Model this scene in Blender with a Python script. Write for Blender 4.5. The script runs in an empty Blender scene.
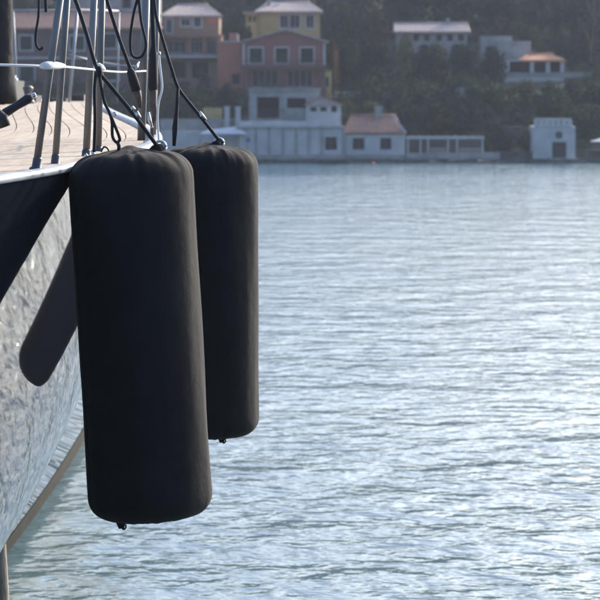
import bpy, bmesh, math, random
import numpy as np
from mathutils import Vector, Matrix, noise
random.seed(7)
R = math.radians
D = bpy.data
scene = bpy.context.scene
COL = scene.collection

# ------------------------------------------------------------------ camera
F_PX, ROW_H, CAM_Z = 2333.0, 88.0, 6.0
PITCH = math.atan((300-ROW_H)/F_PX)
cam_d = D.cameras.new('camera'); cam = D.objects.new('camera', cam_d); COL.objects.link(cam)
cam.location = (0, 0, CAM_Z); cam.rotation_euler = (math.pi/2-PITCH, 0, 0)
cam_d.sensor_width = 36; cam_d.lens = 36*F_PX/600
cam_d.clip_end = 2000
cam_d.dof.use_dof = True; cam_d.dof.focus_distance = 16; cam_d.dof.aperture_fstop = 5.2
scene.camera = cam
scene.render.resolution_x = scene.render.resolution_y = 1024

# ------------------------------------------------------------------ light
SUN_AZ, SUN_EL = R(37), R(25)            # azimuth clockwise from +Y
w = D.worlds.new('World'); scene.world = w; w.use_nodes = True
nt = w.node_tree; nt.nodes.clear()
sky = nt.nodes.new('ShaderNodeTexSky'); sky.sky_type = 'NISHITA'; sky.sun_disc = False
sky.sun_elevation = SUN_EL; sky.sun_rotation = SUN_AZ
sky.dust_density = 6.0; sky.air_density = 1.0; sky.ozone_density = 5.5
bg = nt.nodes.new('ShaderNodeBackground'); bg.inputs[1].default_value = 0.15
wo = nt.nodes.new('ShaderNodeOutputWorld')
nt.links.new(sky.outputs[0], bg.inputs[0]); nt.links.new(bg.outputs[0], wo.inputs[0])
sl = D.lights.new('sun', 'SUN'); sun = D.objects.new('sun', sl); COL.objects.link(sun)
sl.energy = 2.0; sl.angle = R(0.5); sl.color = (1, .9, .78)
sd = Vector((math.sin(SUN_AZ)*math.cos(SUN_EL), math.cos(SUN_AZ)*math.cos(SUN_EL), math.sin(SUN_EL)))
sun.rotation_euler = sd.to_track_quat('Z', 'Y').to_euler()
vs = scene.view_settings
vs.view_transform = 'Standard'; vs.look = 'None'; vs.gamma = 1; vs.exposure = 1.36

# ------------------------------------------------------------------ pixel -> world point at a given distance
CP, SP = math.cos(PITCH), math.sin(PITCH)
def P(px, py, y):
    u = (px-300)/F_PX; v = (300-py)/F_PX
    d = Vector((u, CP+v*SP, -SP+v*CP)); return Vector((0, 0, CAM_Z))+d*(y/d.y)

# ------------------------------------------------------------------ materials
def mat(name, col, rough=.6, metal=0., spec=.5, var=.0, vscale=3., bump=0., bscale=20., col2=None, ior=1.45, stretch=(1,1,1), detail=5, trans=0., bdist=.02):
    m = D.materials.new(name); m.use_nodes = True; t = m.node_tree; b = t.nodes['Principled BSDF']
    b.inputs['Roughness'].default_value = rough; b.inputs['Metallic'].default_value = metal
    b.inputs['Specular IOR Level'].default_value = spec; b.inputs['IOR'].default_value = ior
    b.inputs['Base Color'].default_value = (*col, 1)
    tc = t.nodes.new('ShaderNodeTexCoord'); mp = t.nodes.new('ShaderNodeMapping'); mp.inputs['Scale'].default_value = stretch
    t.links.new(tc.outputs['Object'], mp.inputs[0])
    if var or col2:
        n = t.nodes.new('ShaderNodeTexNoise'); n.inputs['Scale'].default_value = vscale; n.inputs['Detail'].default_value = detail
        n.inputs['Roughness'].default_value = .65
        t.links.new(mp.outputs[0], n.inputs['Vector'])
        r = t.nodes.new('ShaderNodeValToRGB'); c2 = col2 or tuple(c*(1-var) for c in col)
        c1 = col if col2 else tuple(min(1, c*(1+var*.6)) for c in col)
        r.color_ramp.elements[0].position = .36; r.color_ramp.elements[1].position = .64
        r.color_ramp.elements[0].color = (*c2, 1); r.color_ramp.elements[1].color = (*c1, 1)
        t.links.new(n.outputs[0], r.inputs[0]); t.links.new(r.outputs[0], b.inputs['Base Color'])
    if bump:
        n2 = t.nodes.new('ShaderNodeTexNoise'); n2.inputs['Scale'].default_value = bscale; n2.inputs['Detail'].default_value = 4
        t.links.new(mp.outputs[0], n2.inputs['Vector'])
        bp = t.nodes.new('ShaderNodeBump'); bp.inputs['Strength'].default_value = bump; bp.inputs['Distance'].default_value = bdist
        t.links.new(n2.outputs[0], bp.inputs['Height']); t.links.new(bp.outputs[0], b.inputs['Normal'])
    return m

def water_mat():
    m = D.materials.new('harbour_water'); m.use_nodes = True; t = m.node_tree; b = t.nodes['Principled BSDF']
    b.inputs['Base Color'].default_value = (.06, .125, .145, 1); b.inputs['Roughness'].default_value = .13
    b.inputs['IOR'].default_value = 1.333
    tc = t.nodes.new('ShaderNodeTexCoord')
    hs = None
    def layer(scale, stretch, rot, amp, detail=2., dist=0.):
        nonlocal hs
        mp = t.nodes.new('ShaderNodeMapping'); mp.inputs['Scale'].default_value = stretch; mp.inputs['Rotation'].default_value = (0, 0, rot)
        n = t.nodes.new('ShaderNodeTexNoise'); n.inputs['Scale'].default_value = scale; n.inputs['Detail'].default_value = detail
        n.inputs['Distortion'].default_value = dist
        t.links.new(tc.outputs['Object'], mp.inputs[0]); t.links.new(mp.outputs[0], n.inputs['Vector'])
        mu = t.nodes.new('ShaderNodeMath'); mu.operation = 'MULTIPLY'; mu.inputs[1].default_value = amp; t.links.new(n.outputs[0], mu.inputs[0])
        if hs is None: hs = mu
        else:
            a = t.nodes.new('ShaderNodeMath'); t.links.new(hs.outputs[0], a.inputs[0]); t.links.new(mu.outputs[0], a.inputs[1]); hs = a
    layer(.5, (.85, 1, 1), R(12), .21, 2, .2)
    layer(1.9, (.85, 1, 1), R(-12), .092, 2, .3)
    layer(6, (.8, 1, 1), R(25), .020, 2, .2)
    # wind patches: ripples are stronger in some bands than in others
    mp = t.nodes.new('ShaderNodeMapping'); mp.inputs['Scale'].default_value = (.35, 1, 1)
    n = t.nodes.new('ShaderNodeTexNoise'); n.inputs['Scale'].default_value = .05; n.inputs['Detail'].default_value = 3
    t.links.new(tc.outputs['Object'], mp.inputs[0]); t.links.new(mp.outputs[0], n.inputs['Vector'])
    mr = t.nodes.new('ShaderNodeMapRange'); mr.inputs[1].default_value = .35; mr.inputs[2].default_value = .65
    mr.inputs[3].default_value = .65; mr.inputs[4].default_value = 1.2; t.links.new(n.outputs[0], mr.inputs[0])
    bp = t.nodes.new('ShaderNodeBump'); bp.inputs['Distance'].default_value = 1.0
    t.links.new(mr.outputs[0], bp.inputs['Strength'])
    t.links.new(hs.outputs[0], bp.inputs['Height']); t.links.new(bp.outputs[0], b.inputs['Normal'])
    return m

M = {}
M['water'] = water_mat()
M['fender'] = mat('black_fabric', (.0075, .0068, .0066), .9, var=.25, vscale=5, bump=.22, bscale=9, bdist=.03, spec=.35)
def weave(m):
    t = m.node_tree; b = t.nodes['Principled BSDF']; old = b.inputs['Normal'].links[0].from_socket
    tc = t.nodes.new('ShaderNodeTexCoord'); n = t.nodes.new('ShaderNodeTexNoise'); n.inputs['Scale'].default_value = 220; n.inputs['Detail'].default_value = 2
    mp = t.nodes.new('ShaderNodeMapping'); mp.inputs['Scale'].default_value = (1, 1, .3)
    bp = t.nodes.new('ShaderNodeBump'); bp.inputs['Strength'].default_value = .5; bp.inputs['Distance'].default_value = .002
    t.links.new(tc.outputs['Object'], mp.inputs[0]); t.links.new(mp.outputs[0], n.inputs['Vector']); t.links.new(n.outputs[0], bp.inputs['Height'])
    t.links.new(old, bp.inputs['Normal']); t.links.new(bp.outputs[0], b.inputs['Normal'])
weave(M['fender'])
_t = M['fender'].node_tree; _b = _t.nodes['Principled BSDF']; _b.inputs['Sheen Weight'].default_value = .02; _b.inputs['Sheen Roughness'].default_value = .45
_b.inputs['Sheen Tint'].default_value = (.9, .72, .58, 1)
M['hull'] = mat('dark_navy_gloss', (.012, .015, .02), .035, ior=1.5, spec=.5)
M['hull'].node_tree.nodes['Principled BSDF'].inputs['Specular Tint'].default_value = (.82, .92, 1, 1)
M['boot'] = mat('tan_boot_stripe', (.035, .031, .023), .7, var=.35, spec=.1)
M['rail'] = mat('white_gelcoat', (.37, .38, .39), .4, var=.25, vscale=4)
M['teak'] = mat('weathered_teak', (.43, .355, .265), .75, col2=(.34, .25, .165), vscale=2.2, stretch=(6, .7, 1), bump=.3, bscale=30)
M['teak2'] = mat('paler_teak', (.47, .39, .295), .75, col2=(.38, .285, .19), vscale=1.7, stretch=(6, .7, 1), bump=.3, bscale=30)
M['teak3'] = mat('browner_teak', (.41, .335, .25), .75, col2=(.31, .225, .15), vscale=2.6, stretch=(6, .7, 1), bump=.3, bscale=30)
M['caulk'] = mat('black_caulk', (.24, .195, .15), .8)
M['steel'] = mat('polished_steel', (.19, .18, .17), .5, metal=.55, var=.3, vscale=5, stretch=(1, 1, .3))
M['chrome'] = mat('chrome', (.5, .5, .5), .25, metal=1.)
M['rope'] = mat('black_rope', (.014, .014, .016), .8, bump=.5, bscale=160, bdist=.004)
M['wrope'] = mat('white_cord', (.72, .72, .70), .7, bump=.4, bscale=150, bdist=.004)
M['sleeve'] = mat('brown_leather', (.10, .07, .055), .7, var=.4, vscale=15)
M['dark'] = mat('dark_canvas', (.014, .013, .014), .9, var=.4, vscale=3, bump=.6, bscale=5, bdist=.06)
M['grip'] = mat('black_rubber', (.015, .015, .016), .5)
M['darkpaint'] = mat('dark_grey_paint', (.05, .055, .06), .4, var=.2)
M['pile'] = mat('weathered_wood', (.36, .29, .22), .8, col2=(.22, .18, .13), vscale=8, stretch=(3, 3, .5), bump=.5)
# shore
M['earth'] = mat('dry_earth', (.04, .055, .03), .95, col2=(.028, .038, .022), vscale=.5, bump=.5, bscale=3, bdist=.2)
M['stone'] = mat('quay_stone', (.13, .125, .11), .9, col2=(.06, .06, .05), vscale=1.5, bump=.6, bscale=5, bdist=.06)
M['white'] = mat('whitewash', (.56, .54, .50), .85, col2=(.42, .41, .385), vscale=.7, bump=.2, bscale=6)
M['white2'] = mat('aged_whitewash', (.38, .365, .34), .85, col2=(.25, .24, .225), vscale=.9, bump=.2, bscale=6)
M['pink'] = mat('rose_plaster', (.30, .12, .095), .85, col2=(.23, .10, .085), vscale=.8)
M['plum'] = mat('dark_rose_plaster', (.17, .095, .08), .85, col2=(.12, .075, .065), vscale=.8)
M['red'] = mat('terracotta_plaster', (.48, .17, .11), .85, col2=(.38, .14, .10), vscale=.8)
M['yellow'] = mat('ochre_plaster', (.52, .38, .15), .85, col2=(.42, .31, .14), vscale=.8)
M['brown'] = mat('tan_plaster', (.34, .21, .13), .85, col2=(.25, .165, .115), vscale=.8)
M['trim'] = mat('pale_trim', (.48, .46, .43), .8, var=.15)
M['tile'] = mat('clay_tile', (.36, .19, .13), .9, col2=(.24, .13, .10), vscale=2.5, bump=.4, bscale=10)
M['oldtile'] = mat('pale_clay_tile', (.46, .36, .31), .9, col2=(.33, .26, .23), vscale=2.5, bump=.4, bscale=10)
M['orangetile'] = mat('orange_clay_tile', (.58, .27, .13), .9, col2=(.42, .20, .11), vscale=2.5, bump=.4, bscale=10)
M['shutter'] = mat('green_shutter', (.018, .05, .042), .85, var=.2, spec=.2)
M['glass'] = mat('window_glass', (.015, .02, .024), .3, spec=.3)
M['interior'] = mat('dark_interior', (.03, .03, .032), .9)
M['wood'] = mat('dark_door_wood', (.07, .055, .05), .6, var=.3)
M['bark'] = mat('bark', (.12, .09, .065), .95, var=.4, bump=.6, bscale=8)
M['palebark'] = mat('pale_bark', (.30, .26, .22), .95, var=.3)
M['awning'] = mat('white_canvas', (.5, .51, .52), .8)
M['blue'] = mat('blue_paint', (.05, .10, .35), .5)
M['buoy'] = mat('red_buoy', (.55, .08, .05), .4)
def leafm(name, a, b_):
    m = mat(name, a, .95, col2=b_, vscale=1.3, detail=3, spec=.08)
    return m
M['leaf'] = leafm('dark_leaves', (.04, .062, .032), (.02, .034, .021))
M['leaf2'] = leafm('olive_leaves', (.10, .125, .055), (.045, .06, .03))
M['leaf3'] = leafm('yellowish_leaves', (.16, .155, .06), (.075, .085, .035))
M['leaf4'] = leafm('rusty_leaves', (.085, .06, .036), (.05, .042, .026))
M['flower'] = leafm('orange_leaves', (.35, .17, .07), (.15, .11, .05))

# ------------------------------------------------------------------ helpers
def tag(o, label=None, cat=None, group=None, kind=None):
    if label: o['label'] = label
    if cat: o['category'] = cat
    if group: o['group'] = group
    if kind: o['kind'] = kind
    return o
def empty(name, loc, label=None, cat=None, group=None):
    o = D.objects.new(name, None); o.location = loc; o.empty_display_size = .2; COL.objects.link(o)
    return tag(o, label, cat, group)
def wpos(o):
    p = Vector(o.location)
    while o.parent: o = o.parent; p += Vector(o.location)
    return p
def link(name, verts, faces, m, parent=None, smooth=False, loc=None):
    """verts are world coordinates; the object's origin goes to loc (default: parent's)."""
    base = wpos(parent) if parent else Vector((0, 0, 0))
    org = Vector(loc) if loc is not None else base
    me = D.meshes.new(name); me.from_pydata([tuple(Vector(v)-org) for v in verts], [], faces)
    me.materials.append(M[m] if isinstance(m, str) else m)
    if smooth: me.polygons.foreach_set('use_smooth', [True]*len(faces))
    me.update()
    o = D.objects.new(name, me); COL.objects.link(o)
    if parent: o.parent = parent; o.location = org-base
    else: o.location = org
    return o
class MB:
    def __init__(s): s.v = []; s.f = []
    def add(s, v, f):
        n = len(s.v); s.v += [Vector(a) for a in v]; s.f += [tuple(i+n for i in q) for q in f]; return s
    def box(s, x0, x1, y0, y1, z0, z1):
        v = [(x0,y0,z0),(x1,y0,z0),(x1,y1,z0),(x0,y1,z0),(x0,y0,z1),(x1,y0,z1),(x1,y1,z1),(x0,y1,z1)]
        return s.add(v, [(0,3,2,1),(4,5,6,7),(0,1,5,4),(1,2,6,5),(2,3,7,6),(3,0,4,7)])
    def obb(s, c, ax, ay, az):
        c, ax, ay, az = map(Vector, (c, ax, ay, az))
        v = [c+ax*i+ay*j+az*k for k in (-1, 1) for (i, j) in ((-1,-1),(1,-1),(1,1),(-1,1))]
        return s.add(v, [(0,3,2,1),(4,5,6,7),(0,1,5,4),(1,2,6,5),(2,3,7,6),(3,0,4,7)])
    def tube(s, pts, rad, n=8, closed_ends=True):
        pts = [Vector(p) for p in pts]; rad = rad if isinstance(rad, (list, tuple)) else [rad]*len(pts)
        V = []; up = None
        for i, p in enumerate(pts):
            t = (pts[min(i+1, len(pts)-1)]-pts[max(i-1, 0)]).normalized()
            if up is None:
                up = Vector((1, 0, 0)) if abs(t.x) < .9 else Vector((0, 1, 0))
            a = (up-t*up.dot(t)).normalized(); b = t.cross(a); up = a
            V += [p+(a*math.cos(2*math.pi*k/n)+b*math.sin(2*math.pi*k/n))*rad[i] for k in range(n)]
        F = [(i*n+k, i*n+(k+1) % n, (i+1)*n+(k+1) % n, (i+1)*n+k) for i in range(len(pts)-1) for k in range(n)]
        if closed_ends: F += [tuple(range(n))[::-1], tuple(range((len(pts)-1)*n, len(pts)*n))]
        return s.add(V, F)
    def lathe(s, base, prof, n=16, axis=(0, 0, 1)):
        ax = Vector(axis).normalized(); q = ax.to_track_quat('Z', 'Y').to_matrix(); base = Vector(base); V = []
        for (r, z) in prof:
            V += [base+q @ Vector((r*math.cos(2*math.pi*k/n), r*math.sin(2*math.pi*k/n), z)) for k in range(n)]
        F = [(i*n+k, i*n+(k+1) % n, (i+1)*n+(k+1) % n, (i+1)*n+k) for i in range(len(prof)-1) for k in range(n)]
        F += [tuple(range(n))[::-1], tuple(range((len(prof)-1)*n, len(prof)*n))]
        return s.add(V, F)
    def build(s, name, m, parent=None, smooth=False, loc=None): return link(name, s.v, s.f, m, parent, smooth, loc)
def smoothpath(pts, k=8):
    pts = [Vector(p) for p in pts]; out = []
    for i in range(len(pts)-1):
        p0, p1, p2, p3 = pts[max(i-1, 0)], pts[i], pts[i+1], pts[min(i+2, len(pts)-1)]
        for j in range(k):
            t = j/k
            out.append(.5*((2*p1)+(p2-p0)*t+(2*p0-5*p1+4*p2-p3)*t*t+(3*p1-p0-3*p2+p3)*t**3))
    out.append(pts[-1]); return out
def copy_tree(o, parent=None):
    c = o.copy(); COL.objects.link(c); c.parent = parent
    for ch in list(o.children): copy_tree(ch, c)
    return c

# ================================================================== SETTING
# water sheet
WN = MB(); WN.add([(-330, -60, 0), (330, -60, 0), (330, 500, 0), (-330, 500, 0)], [(0, 1, 2, 3)])
tag(WN.build('water', 'water'), kind='structure')
# far shore terrain
PROF = [(188.0, -1.2), (188.05, .26), (191.5, .30), (194, 1.0), (199, 3.4), (204, 4.7), (212, 5.2), (220, 6.0), (227, 6.8), (233, 9.3), (242, 11.5), (255, 14.0), (275, 17.5), (300, 20), (340, 22), (490, 23)]
def ground(x, y):
    z = float(np.interp(y, [p[0] for p in PROF], [p[1] for p in PROF]))
    if y > 194: z += .5*noise.noise(Vector((x*.06, y*.06, 0)))*min(1, (y-194)/10)
    return z
ys = sorted(set([p[0] for p in PROF]+list(range(192, 300, 3))+list(range(300, 491, 20))))
xs = list(range(-320, -44, 20))+list(np.arange(-44, 60, 2.))+list(range(60, 321, 20))
gv = [(x, y, ground(x, y)) for y in ys for x in xs]
gf = [(j*len(xs)+i, j*len(xs)+i+1, (j+1)*len(xs)+i+1, (j+1)*len(xs)+i) for j in range(len(ys)-1) for i in range(len(xs)-1)]
tag(link('hillside', gv, gf, 'earth', smooth=True), kind='structure')

# ================================================================== YACHT
NU, NV, Y0, Y1 = 9, 6, 8., 42.
CT = np.array([-3.6979, -4.167, -4.5767, -4.8967, -5.1669, -5.4414, -2.6235, -3.3026, -3.801, -4.2169, -4.7308, -5.3322, -1.5561, -2.4393, -2.9534, -3.486, -4.3321, -5.3005, -0.6806, -1.2706, -1.8285, -2.8274, -4.0969, -5.3464, -0.6406, -0.816, -1.4334, -2.7404, -4.1262, -5.3266, -1.3969, -1.7129, -2.1704, -3.1133, -4.2168, -5.0349, -2.4224, -2.6661, -2.9118, -3.2647, -3.7294, -4.3722, -3.4801, -3.6307, -3.6131, -3.5813, -3.5906, -3.9781, -4.2872, -4.2697, -4.2182, -4.1568, -4.1066, -4.085]).reshape(NU, NV)
def bas(x, n):
    m = n-3; s = min(max(x, 0), 1)*m; i = min(int(s), m-1); f = s-i; B = np.zeros(n)
    B[i:i+4] = [(1-f)**3/6, (3*f**3-6*f**2+4)/6, (-3*f**3+3*f**2+3*f+1)/6, f**3/6]; return B
def zsheer(y):
    s = y-14; return 6-0.47794+0.019242*s-0.00035376*s*s
STEM = 43.4
def xc(y): return -5.1+(y-8)*.0305              # centreline
def hullx(y, z):
    yy = min(y, 42.); v = (zsheer(yy)-z)/6.
    X = float(bas(math.log(yy/Y0)/math.log(Y1/Y0), NU) @ CT @ bas(v, NV))
    if y > 42: k = min(1, (y-42)/(STEM-42)); X = X+(xc(y)-X)*(1-math.sqrt(max(0, 1-k*k)))
    return X
yacht = empty('sailing_yacht', (xc(22), 22, 0), 'large dark navy sailing yacht with white rail and sunlit teak deck, filling the left edge', 'yacht')
YS = list(np.linspace(8, 42, 86))+[42+(STEM-42)*k for k in (.2, .4, .6, .75, .88, .95, 1.)]
NZ = 40
def side(z0f, z1f, nz, off=0.):
    out = []
    for sgn in (1, -1):
        V = []
        for y in YS:
            zt = zsheer(min(y, 43)); 
            for j in range(nz+1):
                z = z0f(zt)+(z1f(zt)-z0f(zt))*j/nz; x = hullx(y, max(z, -.1)) + off
                if z < -.1: x += (-.1-z)*-.9
                V.append((x if sgn > 0 else 2*xc(y)-x, y, z))
        Fc = []
        for i in range(len(YS)-1):
            for j in range(nz):
                q = (i*(nz+1)+j, (i+1)*(nz+1)+j, (i+1)*(nz+1)+j+1, i*(nz+1)+j+1)
                Fc.append(q if sgn < 0 else q[::-1])
        out.append((V, Fc))
    return out
hm = MB()
for V, Fc in side(lambda t: t, lambda t: -.8, NZ): hm.add(V, Fc)
# transom at the stern
a = [(hullx(8, max(z, -.1)), 8.0, z) for z in np.linspace(zsheer(8), -.8, 12)]
hm.add(a+[(2*xc(8)-p[0], 8.0, p[2]) for p in a], [(i, i+1, i+13, i+12) for i in range(11)])
hull = hm.build('hull', 'hull', yacht, True)
bm_ = MB()
for V, Fc in side(lambda t: .30, lambda t: -.06, 4, .006): bm_.add(V, Fc)
bm_.build('boot_stripe', 'boot', yacht, True)
# cap rail: rounded white moulding along each sheer
def rail(sgn):
    m = MB(); pr = [(-.09, -.03), (-.09, .012), (-.06, .022), (-.02, .022), (.008, .014), (.014, 0), (.011, -.014), (.003, -.022)]
    V = []
    for y in YS:
        xs_ = hullx(y, zsheer(min(y, 43)))
        for (dx, dz) in pr:
            xx = xs_+dx
            if y > 41: xx = max(xx, xc(y)-.0) if dx < 0 else xx
            V.append((xx if sgn > 0 else 2*xc(y)-xx, y, zsheer(min(y, 43))+dz))
    n = len(pr)
    Fc = [(i*n+j, (i+1)*n+j, (i+1)*n+j+1, i*n+j+1) for i in range(len(YS)-1) for j in range(n-1)]
    m.add(V, Fc if sgn < 0 else [q[::-1] for q in Fc]); return m.build('cap_rail', 'rail', yacht, True)
rail(1); rail(-1)
# deck: bed of caulk with individually laid planks swept parallel to the sheer
dv, df = [], []
for i, y in enumerate(YS):
    zt = zsheer(min(y, 43)); hx = hullx(y, zt)-.02; c = xc(y)
    for k in range(9):
        t = -1+k/4; half = max(hx-c, .0); dv.append((c+half*t, y, zt-.022+.05*(1-t*t)*min(1, half/3)))
for i in range(len(YS)-1):
    for k in range(8): df.append((i*9+k, i*9+k+1, (i+1)*9+k+1, (i+1)*9+k))
deck = link('deck', dv, df, 'caulk', yacht, True)
PW = .155
PY = np.linspace(8.3, 42.5, 50)
def deckz(y, x):
    zt = zsheer(min(y, 43)); c = xc(y); half = max(hullx(y, zt)-.02-c, .05); t = (x-c)/half
    return zt-.022+.05*(1-t*t)*min(1, half/3)
for sgn in (1, -1):
    for i in range(30):
        o0, o1 = .13+i*PW, .13+(i+1)*PW-.009
        # run of stations over which this plank exists, butted into two lengths
        st = [y for y in PY if hullx(y, zsheer(min(y, 43)))-o1 > xc(y)+.09]
        if len(st) < 3: continue
        cut = len(st)//2+(i*7) % 9-4
        for seg in ([st[:cut+1], st[cut:]] if 3 < cut < len(st)-3 else [st]):
            V = []
            for q, y in enumerate(seg):
                yb = y+(.012 if (q == 0 and y != st[0]) else 0)
                s_ = hullx(y, zsheer(min(y, 43)))
                for o_ in (o0, o1):
                    x = s_-o_; V.append((x if sgn > 0 else 2*xc(y)-x, yb, deckz(y, x)+.012))
                x = s_-o1; V.append((x if sgn > 0 else 2*xc(y)-x, yb, deckz(y, x)+.001))
                x = s_-o0; V.append((x if sgn > 0 else 2*xc(y)-x, yb, deckz(y, x)+.001))
            Fc = []
            for q in range(len(seg)-1):
                for (a_, b_) in ((0, 1), (1, 2), (3, 0)):
                    f = (q*4+a_, (q+1)*4+a_, (q+1)*4+b_, q*4+b_); Fc.append(f[::-1] if sgn < 0 else f)
            rr = random.random()
            link('plank', V, Fc, 'teak' if rr < .5 else ('teak2' if rr < .8 else 'teak3'), deck)
kp = MB(); kv = []
for y in PY: kv += [(xc(y)-.085, y, deckz(y, xc(y))+.014), (xc(y)+.085, y, deckz(y, xc(y))+.014)]
kp.add(kv, [(2*q, 2*q+1, 2*q+3, 2*q+2) for q in range(len(PY)-1)]); kp.build('king_plank', 'teak', deck)

# polished stanchions at the rail
def stanchion(b, t, d0, rpx, ext=1.25, lab=None):
    p0 = P(*b, d0); p1 = P(*t, d0)
    dr = (p1-p0); p1 = p0+dr*ext; r = rpx/F_PX*d0
    m = MB(); m.tube([p0, p0+(p1-p0)*.5, p1], r, 14); o = m.build('stanchion', 'steel', yacht, True)
    m = MB(); m.lathe(p0-Vector((0, 0, .02)), [(r*1.9, 0), (r*1.9, .012), (r*1.35, .02), (r*1.25, .07), (r, .08)], 14, p1-p0); m.build('stanchion_base', 'darkpaint', o, True)
    return o, p1
sA, tA = stanchion((36, 167), (60, 0), 13.9, 3.7)
sB, tB = stanchion((55, 163.5), (67, 0), 14.6, 3.4)
sC, tC = stanchion((86, 158), (94, 0), 15.6, 3.6)
sF, tF = stanchion((98, 155), (102, 0), 16.3, 3.4)
sD, tD = stanchion((141, 148), (146, 0), 18.3, 4.0)
sE, tE = stanchion((153, 146), (157, 0), 18.8, 3.0)
m = MB(); m.tube([tA, tB, tC, tF, tD, tE], .013, 10); m.build('hand_rail', 'steel', yacht, True)
# second thin rod beside stanchion C
# bow pulpit / far side rail with thin white posts and wires
for (b, t, d) in (((17.5, 93), (13, 10), 38), ((69, 104), (77.5, 9), 37), ((117, 104), (119, 12), 39.5)):
    m = MB(); m.tube([P(*b, d), P(*t, d)], .016 if b[0] != 69 else .024, 8); m.build('rail_post', 'rail', yacht, True)
m = MB(); m.tube([P(-60, 11, 38), P(13, 10, 38), P(45, 10, 38), P(77.5, 9, 37), P(119, 11, 39.5)], .017, 6); m.build('far_rail_wire', 'rail', yacht, True)
m = MB(); m.tube([P(119, 11, 39.5), P(146, 10.5, 39.5)], .022, 6); m.build('far_rail_wire', 'rail', yacht, True)
m = MB(); m.tube([P(68, 54, 37), P(90, 60, 38), P(119, 65, 39.5), P(146, 67, 39.5)], .010, 6); m.build('far_rail_wire', 'rail', yacht, True)
# mast step with the dark wrapped mast at the far left
m = MB(); yb = 33.0; bx = P(-6, 95, yb); zb = deckz(yb, bx.x)
pts = [(bx.x, yb, zb+z) for z in (0, .3, .8, 1.5, 2.6, 4)]
m.tube(pts, [.34, .30, .27, .27, .26, .25], 20)
for v in m.v:
    v += Vector((1, 0, 0))*.025*noise.noise(v*3)+Vector((0, 0, 0))
m.build('mast', 'dark', yacht, True)
# dark hatch coaming and low box on the foredeck
m = MB()
c0 = P(-60, 97, 34); c1 = P(13, 97, 34); zz = deckz(34, c1.x)
m.box(c0.x, c1.x, 34.2, 35.4, zz-.05, zz+.34); m.build('deck_box', 'darkpaint', yacht)
m = MB(); c0 = P(16, 97, 35); c1 = P(33, 97, 35); m.box(c0.x, c1.x, 35.4, 36.2, zz-.05, zz+.12); m.build('hatch', 'darkpaint', yacht)
m = MB(); m.box(P(49, 97, 38).x, P(66, 97, 38).x, 38, 38.5, zz-.05, zz+.06); m.build('hatch', 'darkpaint', yacht)
m = MB(); m.box(P(71, 97, 39).x, P(84, 97, 39).x, 39, 39.6, zz-.02, zz+.12); m.build('locker', 'sleeve', yacht)
m = MB(); cx = P(28, 90, 34); m.lathe((cx.x, 34, deckz(34, cx.x)), [(.09, 0), (.10, .04), (.06, .08), (.05, .15), (.07, .21), (.08, .24), (.04, .27)], 16); wn = m.build('capstan', 'steel', yacht, True)
m = MB(); cx = P(17.5, 90, 35); m.tube([(cx.x, 34.6, zz-.1), (cx.x, 34.6, zz+.42)], .03, 10); m.lathe((cx.x, 34.6, zz+.30), [(.05, 0), (.06, .04), (.05, .08)], 12); m.build('vent_pipe', 'rail', yacht, True)
# winch just outside the frame with its handle reaching into view
wp = Vector((-2.05, 14.0, deckz(14, -2.05)))
m = MB(); m.lathe(wp, [(.15, 0), (.16, .04), (.12, .07), (.10, .15), (.105, .22), (.13, .27), (.13, .31), (.06, .33), (.05, .36)], 24); winch = m.build('winch', 'chrome', yacht, True)
h0 = P(-22, 124, 14.0); h1 = P(2, 115, 14.0); h2 = P(31, 97, 14.0); h3 = P(36, 94.5, 14.0)
m = MB(); m.tube([Vector((wp.x, wp.y, wp.z+.34)), h0, h1], [.022, .02, .016], 10); m.build('winch_arm', 'grip', winch, True)
m = MB(); m.tube([h1, h1+(h2-h1)*.1, h1+(h2-h1)*.5, h1+(h2-h1)*.92, h2], [.018, .028, .024, .03, .022], 12); gr = m.build('winch_grip', 'grip', winch, True)
m = MB(); m.tube([h2, h3], [.02, .014], 10); m.build('grip_cap', 'chrome', winch, True)
m = MB(); m.tube([P(-6, 111, 13.9), P(2, 119, 13.9), P(5, 127, 13.9)], [.03, .042, .035], 12); m.build('winch_knob', 'grip', winch, True)

# white lifeline lashed to the stanchions (its height above the deck is nearly level)
m = MB(); m.tube(smoothpath([P(-30, 64, 13.6), P(40, 66, 13.9), P(66, 67, 14.6), P(92, 69.5, 15.5), P(120, 72, 17), P(146, 71, 18.3)]), .0075, 8); life = m.build('lifeline', 'wrope', yacht, True)
def lashing(pts, rads):
    m = MB(); m.tube(smoothpath(pts, 5), [r for r in np.interp(np.linspace(0, 1, (len(pts)-1)*5+1), np.linspace(0, 1, len(rads)), rads)], 12); 
    m.build('lashing', 'wrope', life, True)
lashing([P(40, 66.5, 13.85), P(46, 65.5, 13.8), P(55, 65.5, 14.0), P(64, 66, 14.4)], [.008, .022, .025, .022, .012])
lashing([P(95, 68, 15.3), P(99, 66.5, 15.3), P(104, 69, 15.4)], [.012, .024, .012])
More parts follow.
